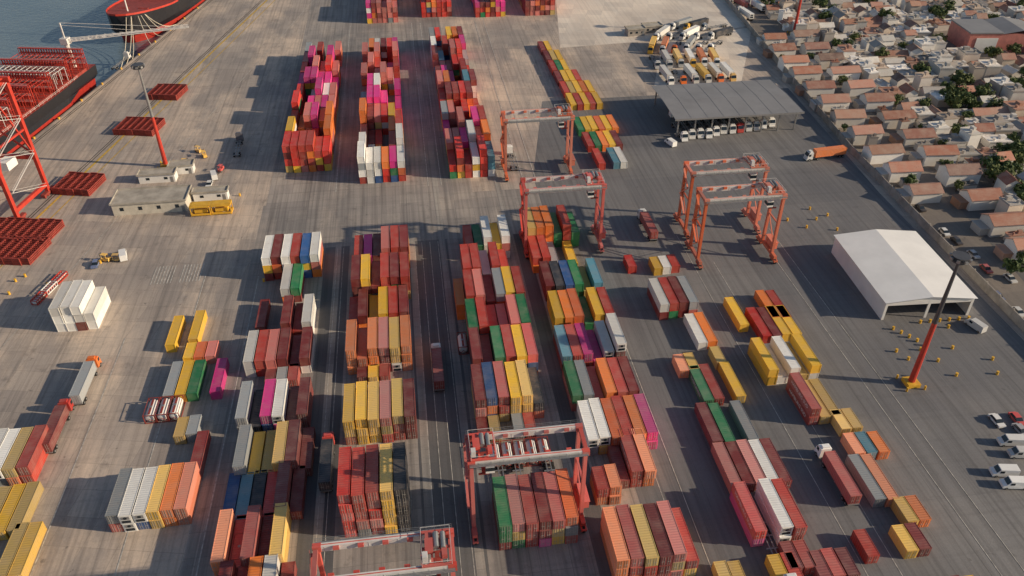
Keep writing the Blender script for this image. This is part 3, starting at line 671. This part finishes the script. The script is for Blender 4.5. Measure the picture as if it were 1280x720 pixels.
# white shed
x,y=G(1101,400); W=24.5; D=33; H=6
r=tag(obj('storage_shed',None,(x,y,0),-.05),'white metal-roofed storage shed with open bays facing the yard','shed')
b=MB(); b.box(0,.3,0,.25,D,H); b.box(W-.25,.3,0,W,D,H); b.box(.25,D-.25,0,W-.25,D,H)
for i in range(3): b.box(i*(W-.7)/2,0,0,i*(W-.7)/2+.7,.28,H-.02)
for i in range(2): b.box(i*(W-.7)/2+.7,.02,H-1.3,(i+1)*(W-.7)/2,.26,H-.03)
b.add([(0,0.1,H),(W,0.1,H),(W/2,0.1,H+1.2)],[(0,1,2)]); b.add([(0,D-.1,H),(W,D-.1,H),(W/2,D-.1,H+1.2)],[(2,1,0)])
obj('wall',b.mesh('wall','white'),parent=r)
b=MB(); b.add([(-.5,-.5,H-.02),(W/2,-.5,H+1.3),(W/2,D+.5,H+1.3),(-.5,D+.5,H-.02),(W+.5,-.5,H-.02),(W+.5,D+.5,H-.02)],[(0,1,2,3),(1,4,5,2)])
obj('roof',b.mesh('roof',plain('shed_roof_sheet',(.86,.84,.81),.5,var=.12,scale=.12)),parent=r)
# truck canopy
x,y=G(843,172); W=49; D=31; H=8
r=tag(obj('truck_canopy',None,(x,y,0),0),'large open-sided truck checking canopy with grey sheet roof','canopy')
b=MB(); b.add([(-1,-1,H),(W+1,-1,H),(W+1,D/2,H+.5),(-1,D/2,H+.5),(W+1,D+1,H),(-1,D+1,H)],[(0,1,2,3),(3,2,4,5)]); b.box(-1,-1.3,H-.6,W+1,-1,H+.1)
for i in range(9): xx=-.9+i*(W+1.8)/8; b.beam((xx,-.9,H+.03),(xx,D/2,H+.53),.1,.05); b.beam((xx,D+.9,H+.03),(xx,D/2,H+.53),.1,.05)
obj('roof',b.mesh('roof','greyroof'),parent=r)
cm=MB(); cm.box(-.25,-.25,0,.25,.25,H-.02); CMm=cm.mesh('column','steel')
for i in range(8):
    for yy in(0.5,D-.5): obj('column',CMm,(1+i*(W-2)/7,yy,0),parent=r)
for i in range(7):
    b=MB(); b.box(0,0,0,1.0,3,2.6); obj('booth',b.mesh('booth','yellow' if i%2 else 'white'),(4.0+i*(W-2)/7,18,0),0,r)
# ------------------------------------------------------------ perimeter wall
b=MB(); pts=[FEfar]+FE
for a,c in zip(pts,pts[1:]):
    a=Vector(a);c=Vector(c); b.beam((a.x,a.y,1.4),(c.x,c.y,1.4),.25,2.8)
    n=int((c-a).length/6)
    for i in range(n): p_=a.lerp(c,i/n); b.box(p_.x-.2,p_.y-.2,0,p_.x+.2,p_.y+.2,3.1)
tag(obj('perimeter_wall',b.mesh('perimeter_wall','wall')),'long grey concrete perimeter wall with posts beside houses','wall')
fn=Vector((fd.y,-fd.x)) 
if fn.x<0: fn=-fn
def strip(a,b_,w,z,mat='street',name='street'):
    a=Vector(a);b_=Vector(b_); d=(b_-a).normalized(); n=Vector((d.y,-d.x))*w/2; sheet(name,[a-n,a+n,b_+n,b_-n],z,mat)
strip(Vector(FE[1])+fn*24+fd*30,Vector(FE[3])+fn*8.5,9,.015); 
strip(Vector(G(1090,88)),Vector(G(1300,300)),5,.02); strip(Vector(G(1000,10)),Vector(G(1090,90)),5,.024)
def gableMB(W,D,H,ov=.45,rise=1.9):
    w=MB(); w.box(-W/2,-D/2,0,W/2,D/2,H); w.add([(-W/2+.01,-D/2,H),(-W/2+.01,D/2,H),(-W/2+.01,0,H+rise-.12)],[(0,2,1)]); w.add([(W/2-.01,-D/2,H),(W/2-.01,D/2,H),(W/2-.01,0,H+rise-.12)],[(0,1,2)])
    r_=MB(); z0=H-.15
    for dz in(0,.14): r_.add([(-W/2-ov,-D/2-ov,z0+dz),(W/2+ov,-D/2-ov,z0+dz),(W/2+ov,0,H+rise+dz),(-W/2-ov,0,H+rise+dz),(W/2+ov,D/2+ov,z0+dz),(-W/2-ov,D/2+ov,z0+dz)],[(0,1,2,3),(3,2,4,5)])
    r_.beam((-W/2-ov,0,H+rise+.16),(W/2+ov,0,H+rise+.16),.3,.15)
    return w,r_
def flatMB(W,D,H):
    w=MB(); w.box(-W/2,-D/2,0,W/2,D/2,H); r_=MB(); r_.box(-W/2-.2,-D/2-.2,H,W/2+.2,D/2+.2,H+.2)
    for (a,b2,c,d) in ((-W/2-.2,-D/2-.2,W/2+.2,-D/2),(-W/2-.2,D/2,W/2+.2,D/2+.2)): r_.box(a,b2,H+.2,c,d,H+.65)
    r_.cyl((W*.25,D*.2,H+.2),(W*.25,D*.2,H+1.4),.6,n=10); r_.box(-W*.35,-D*.3,H+.2,-W*.1,D*.05,H+1.6)
    return w,r_
def leanMB(W,D,H):
    w,r_=flatMB(W,D,H); r_.add([(-W/2-.3,-D/2-2.6,H-.9),(W*.1,-D/2-2.6,H-.9),(W*.1,-D/2,H-.2),(-W/2-.3,-D/2,H-.2)],[(0,1,2,3)]); w.box(W*.12,-D/2-2.2,0,W/2,-D/2-.01,H*.55)
    return w,r_
b=MB(); b.box(-.6,-.05,0,.6,.03,1.1,0); b.box(-.7,-.07,-.1,.7,.02,0,1); WINm=b.mesh('window','glass','white')
b=MB(); b.box(-.45,-.05,0,.45,.03,2.1); DRm=b.mesh('door','bark')
HD=[(12,7.5,4.2),(10,7,5.8),(13,7.5,4.8),(7.5,6,3.2),(9,5.5,3.0),(6,6,5.6)]
HMB=[gableMB(*d,rise=1.2+.1*d[1]) for d in HD]+[flatMB(8,7,3.3),flatMB(7,8,6.0),leanMB(9,7.5,3.5),flatMB(6,6,6),leanMB(5,8,3),flatMB(10,6,3.1)]
HSM=[(w.mesh('wall','wallpaint'),r_.mesh('roof','rooftile')) for w,r_ in HMB]
RC=[(.34,.13,.08),(.4,.16,.1),(.28,.11,.075),(.36,.19,.13),(.24,.13,.1),(.44,.19,.12)]
row1=[(966,55),(976,70),(990,86),(1004,101),(1021,117),(1039,135),(1057,155),(1078,176),(1101,199),(1124,222),(1150,248)]
row2=[(1004,54),(1017,68),(1034,83),(1052,99),(1071,116),(1093,135),(1117,156),(1142,178),(1168,202),(1195,227),(1222,256),(1252,288),(1282,320)]
treepts=[]
for ri,row in enumerate((row1,row2)):
    for i,(u,v) in enumerate(row):
        x,y=G(u,v); k=[0,2,0,0,2][(i*2+ri)%5] if ri==0 else [2,0,2][i%3]; W,D,H=HD[k]; wc=random.choice([(.82,.78,.72),(.78,.74,.68),(.74,.68,.6),(.8,.78,.74)])
        ps=[part('wall',HSM[k][0],color=wc),part('roof',HSM[k][1],color=random.choice(RC))]+[part('window',WINm,(xx,-D/2,z)) for xx in(-W*.3,W*.3) for z in ((1,) if H<4.5 else (1,3.3))]+[part('door',DRm,(0,-D/2,0)),part('window',WINm,(-W/2,D*.1,1),-math.pi/2)]
        if R()<.75: 
            e=MB(); e.box(W/2+.02,-D*.4,0,W/2+3,D*.3,2.7); e.box(W/2,-D*.45,2.7,W/2+3.2,D*.35,2.85); ps.append(part('annex',e.mesh('annex','wallpaint'),color=random.choice([(.6,.55,.5),(.4,.36,.33),(.4,.2,.12)])))
        o=spawn('house',None,ps,(x,y,0),FR+random.uniform(-.05,.05),None,'white-walled house with terracotta gable roof '+('beside the terminal wall' if ri==0 else 'along a narrow street'),'house','houses beyond the terminal wall'); o.scale=(random.uniform(.84,.98),random.uniform(.85,.98),random.uniform(.85,1.0))
        gp=Vector((x,y))+fd*6.0
        if R()<.7 and i<len(row)-1:
            kk=random.choice([10,11,9]); hw,hr=HSM[kk]
            o=spawn('backyard_shed',None,[part('wall',hw,color=(.5,.45,.4)),part('roof',hr,color=random.choice([(.3,.28,.26),(.34,.14,.09),(.5,.48,.45)]))],(gp.x,gp.y,0),FR+random.uniform(-.1,.1),None,'small flat-roofed backyard shed between houses','shed','backyard sheds between houses'); o.scale=(.55,.38,.75)
        if R()<.4: treepts.append(gp+fn*random.uniform(-5,8)+fd*.5)
FT=list(treepts); treepts=[]; plots=[]
used=[Vector(G(*p_)) for p_ in row1+row2]
WX,WY=G(1206,66)
for bi in range(0,46):
    for ai in range(-52,64):
        off=31+bi*7.3+(4 if bi>2 else 0)+(4 if bi>8 else 0)+(4 if bi>14 else 0)+(4 if bi>22 else 0)
        p_=Vector(FE[1])+fn*(off+random.uniform(-1.1,1.1))+fd*(-ai*7.8+ (ai//8)*-3+random.uniform(-1.2,1.2))
        u,v=P(p_.x,p_.y)
        if not(-22<v<400 and 950<u<1325): continue
        if min((p_-w_).length for w_ in used)<9.0: continue
        if WX-6<p_.x<WX+38 and WY-7<p_.y<WY+26: continue
        if R()<(.1 if u<1150 else .17): treepts.append(p_); continue
        plots.append(p_)
plots.sort(key=lambda a:a.length)
hv=[];hf=[];hc=[]
for i,p_ in enumerate(plots):
    wc=random.choice([(.78,.74,.68),(.82,.79,.74),(.6,.55,.5),(.66,.54,.42),(.74,.7,.64),(.45,.4,.36)])
    gab=R()<.4; k=random.choice([3,4,4,5]) if gab else 6+random.randrange(6)
    rc=random.choice(RC+[(.42,.4,.38),(.62,.6,.56),(.5,.47,.43)]) if gab else random.choice([(.44,.42,.39),(.58,.56,.52),(.74,.72,.69),(.3,.28,.26),(.66,.62,.57),(.5,.4,.32),(.36,.17,.11)])
    rz=FR+random.choice([0,0,math.pi/2])+random.uniform(-.12,.12); s_=Vector((random.uniform(.75,1.0),random.uniform(.8,1.0),random.uniform(.75,1.0)))
    if i<262:
        o=spawn('house',None,[part('wall',HSM[k][0],color=wc),part('roof',HSM[k][1],color=rc)],(p_.x,p_.y,0),rz,None,'small gable-roofed house in dense neighbourhood' if gab else 'flat-roofed block house with rooftop water tank','house','houses beyond the terminal wall'); o.scale=s_
    else:
        cs,sn=math.cos(rz),math.sin(rz)
        for mbx,col in zip(HMB[k],(wc,rc)):
            o_=len(hv); 
            for a in mbx.v:
                ax,ay=a[0]*s_.x,a[1]*s_.y; hv.append((p_.x+ax*cs-ay*sn,p_.y+ax*sn+ay*cs,a[2]*s_.z)); hc.append((*col,1))
            hf+=[tuple(j+o_ for j in f) for f in mbx.f]
if hv: massobj('houses',hv,hf,hc,'housestuff','far dense neighbourhood of small pale houses','houses')
# large salmon building
r=tag(obj('warehouse',None,(WX,WY,0),-.12),'large coral pink warehouse with pale shallow roof','warehouse')
W,D=34,20
b=MB(); b.box(0,0,0,W,D,9); obj('wall',b.mesh('wall','coral'),parent=r)
b=MB(); b.box(-.3,-.3,9,W*.45,D+.3,9.6); b.add([(W*.45,-.5,9.02),(W*.72,-.5,10.6),(W*.72,D+.5,10.6),(W*.45,D+.5,9.02),(W+.5,-.5,9.02),(W+.5,D+.5,9.02)],[(0,1,2,3),(1,4,5,2)]); obj('roof',b.mesh('roof','greyroof'),parent=r)
b=MB(); b.box(W*.1,-.25,0,W*.4,-.05,7); obj('painted_facade',b.mesh('painted_facade','white'),parent=r)
for (u,v) in ((785,46),(806,42),(722,-5)): 
    lowbuild(u,v,9,5,3.2,.1,'site_cabin','small grey site cabin on pale concrete lot','cabin','wall',3)
# ------------------------------------------------------------ trees
def crown(seed):
    rd=random.Random(seed); b=MB(); cl=[]
    for i in range(17):
        a=rd.random()*6.28; rr=rd.random()**.5*2.9; cl.append((Vector((rr*math.cos(a),rr*math.sin(a),4.3+rd.uniform(-1.2,2.0)-rr*.25)),rd.uniform(.8,1.5)))
    for c,r_ in cl:
        for k in range(42):
            d=Vector((rd.gauss(0,1),rd.gauss(0,1),rd.gauss(0,.8))).normalized()*r_*rd.uniform(.65,1.1)
            p_=c+d; n=(d.normalized()+Vector((rd.uniform(-.6,.6),rd.uniform(-.6,.6),rd.uniform(-.2,.8)))).normalized()
            t=n.orthogonal().normalized(); w=n.cross(t); s_=rd.uniform(.22,.42); t=t*s_; w=w*s_
            b.add([p_-t-w*.6,p_+t-w*.5,p_+t*.8+w,p_-t*.7+w*.9],[(0,1,2,3)])
    return b.mesh('crown','leaf')
b=MB(); b.cyl((0,0,0),(0,0,3),.3,.2,n=8)
for i in range(5):
    t=i*1.26; b.cyl((0,0,2.4+.2*i),(1.6*math.cos(t),1.6*math.sin(t),4.6),.12,.05,n=6)
TRK=b.mesh('trunk','bark'); CR=[crown(i) for i in range(5)]
tl=[(1190,138),(1178,128),(1225,132),(1240,140),(1250,208),(1262,222),(1243,232),(1258,195),(1270,248),(1235,215),(1060,62),(1068,54),(1100,76),(1128,66),(1146,62),(1170,60),(1082,8),(1000,8),(1012,4),(1104,30),(1180,18),(1196,110),(1150,98),(1030,30),(1040,24),(1262,345),(1278,330),(1290,260),(1272,200),(1205,152),(1275,235),(1266,210),(1252,220),(1215,140),(1200,130),(1278,262),(1246,196)]
random.shuffle(treepts)
for j,p_ in enumerate([Vector(G(*t)) for t in tl]+FT+treepts[:80]):
    s_=random.uniform(.7,1.25)*(.6 if len(tl)<=j<len(tl)+len(FT) else 1); o=obj('tree',None,(p_.x,p_.y,0),R()*6.28); o.scale=(s_,s_,s_*random.uniform(.9,1.1)); tag(o,'leafy green tree between houses and walls','tree','trees in the neighbourhood')
    obj('trunk',TRK,parent=o); obj('crown',random.choice(CR),parent=o)
b=MB(); b.cyl((0,0,0),(0,0,.9),.34,.28,n=10); b.cyl((0,0,.9),(0,0,1.0),.36,.36,n=10); YB=b.mesh('safety_barrel','yellow')
bp_=[(1116+i*10,412+i*5) for i in range(5)]+[(1150+i*12,404-i*1) for i in range(6)]+[(1120,440),(1135,450),(1150,438),(1172,452),(1190,436),(1195,470),(1185,410),(1240,450),(1246,468),(1012,262),(1020,275),(1034,270),(1046,288),(1008,285),(984,276),(1060,300),(20,352),(32,346),(48,372),(60,357),(12,368),(118,330),(126,329),(300,245),(330,352)]
for u,v in bp_:
    x,y=G(u,v); tag(obj('safety_barrel',YB,(x,y,0)),'yellow safety barrel standing on asphalt','barrel','yellow safety barrels')
# ------------------------------------------------------------ light, sky, camera
el=math.radians(21); sh=math.radians(165)
sd=Vector((math.cos(sh)*math.cos(el),math.sin(sh)*math.cos(el),-math.sin(el)))
L=bpy.data.lights.new('Sun','SUN'); L.energy=5.0; L.angle=math.radians(.5); L.color=(1,.83,.61)
lo=bpy.data.objects.new('Sun',L); lo.rotation_euler=sd.to_track_quat('-Z','Y').to_euler(); COL.objects.link(lo)
w=bpy.data.worlds.new('World'); sc.world=w; w.use_nodes=True; nt=w.node_tree; bg=nt.nodes['Background']
sk=nt.nodes.new('ShaderNodeTexSky'); sk.sky_type='NISHITA'; sk.sun_disc=False; sk.sun_elevation=el; sk.sun_rotation=math.atan2(-sd.x,-sd.y)
nt.links.new(sk.outputs[0],bg.inputs[0]); bg.inputs[1].default_value=.095
cam=bpy.data.cameras.new('Camera'); cam.lens=36*F/1280; cam.sensor_width=36; cam.clip_end=9000; cam.clip_start=1
co=bpy.data.objects.new('Camera',cam); co.location=(0,0,CH); co.rotation_euler=(math.pi/2-PT,0,-AZ); COL.objects.link(co); sc.camera=co
sc.view_settings.view_transform='Standard'; sc.view_settings.look='None'; sc.view_settings.exposure=0
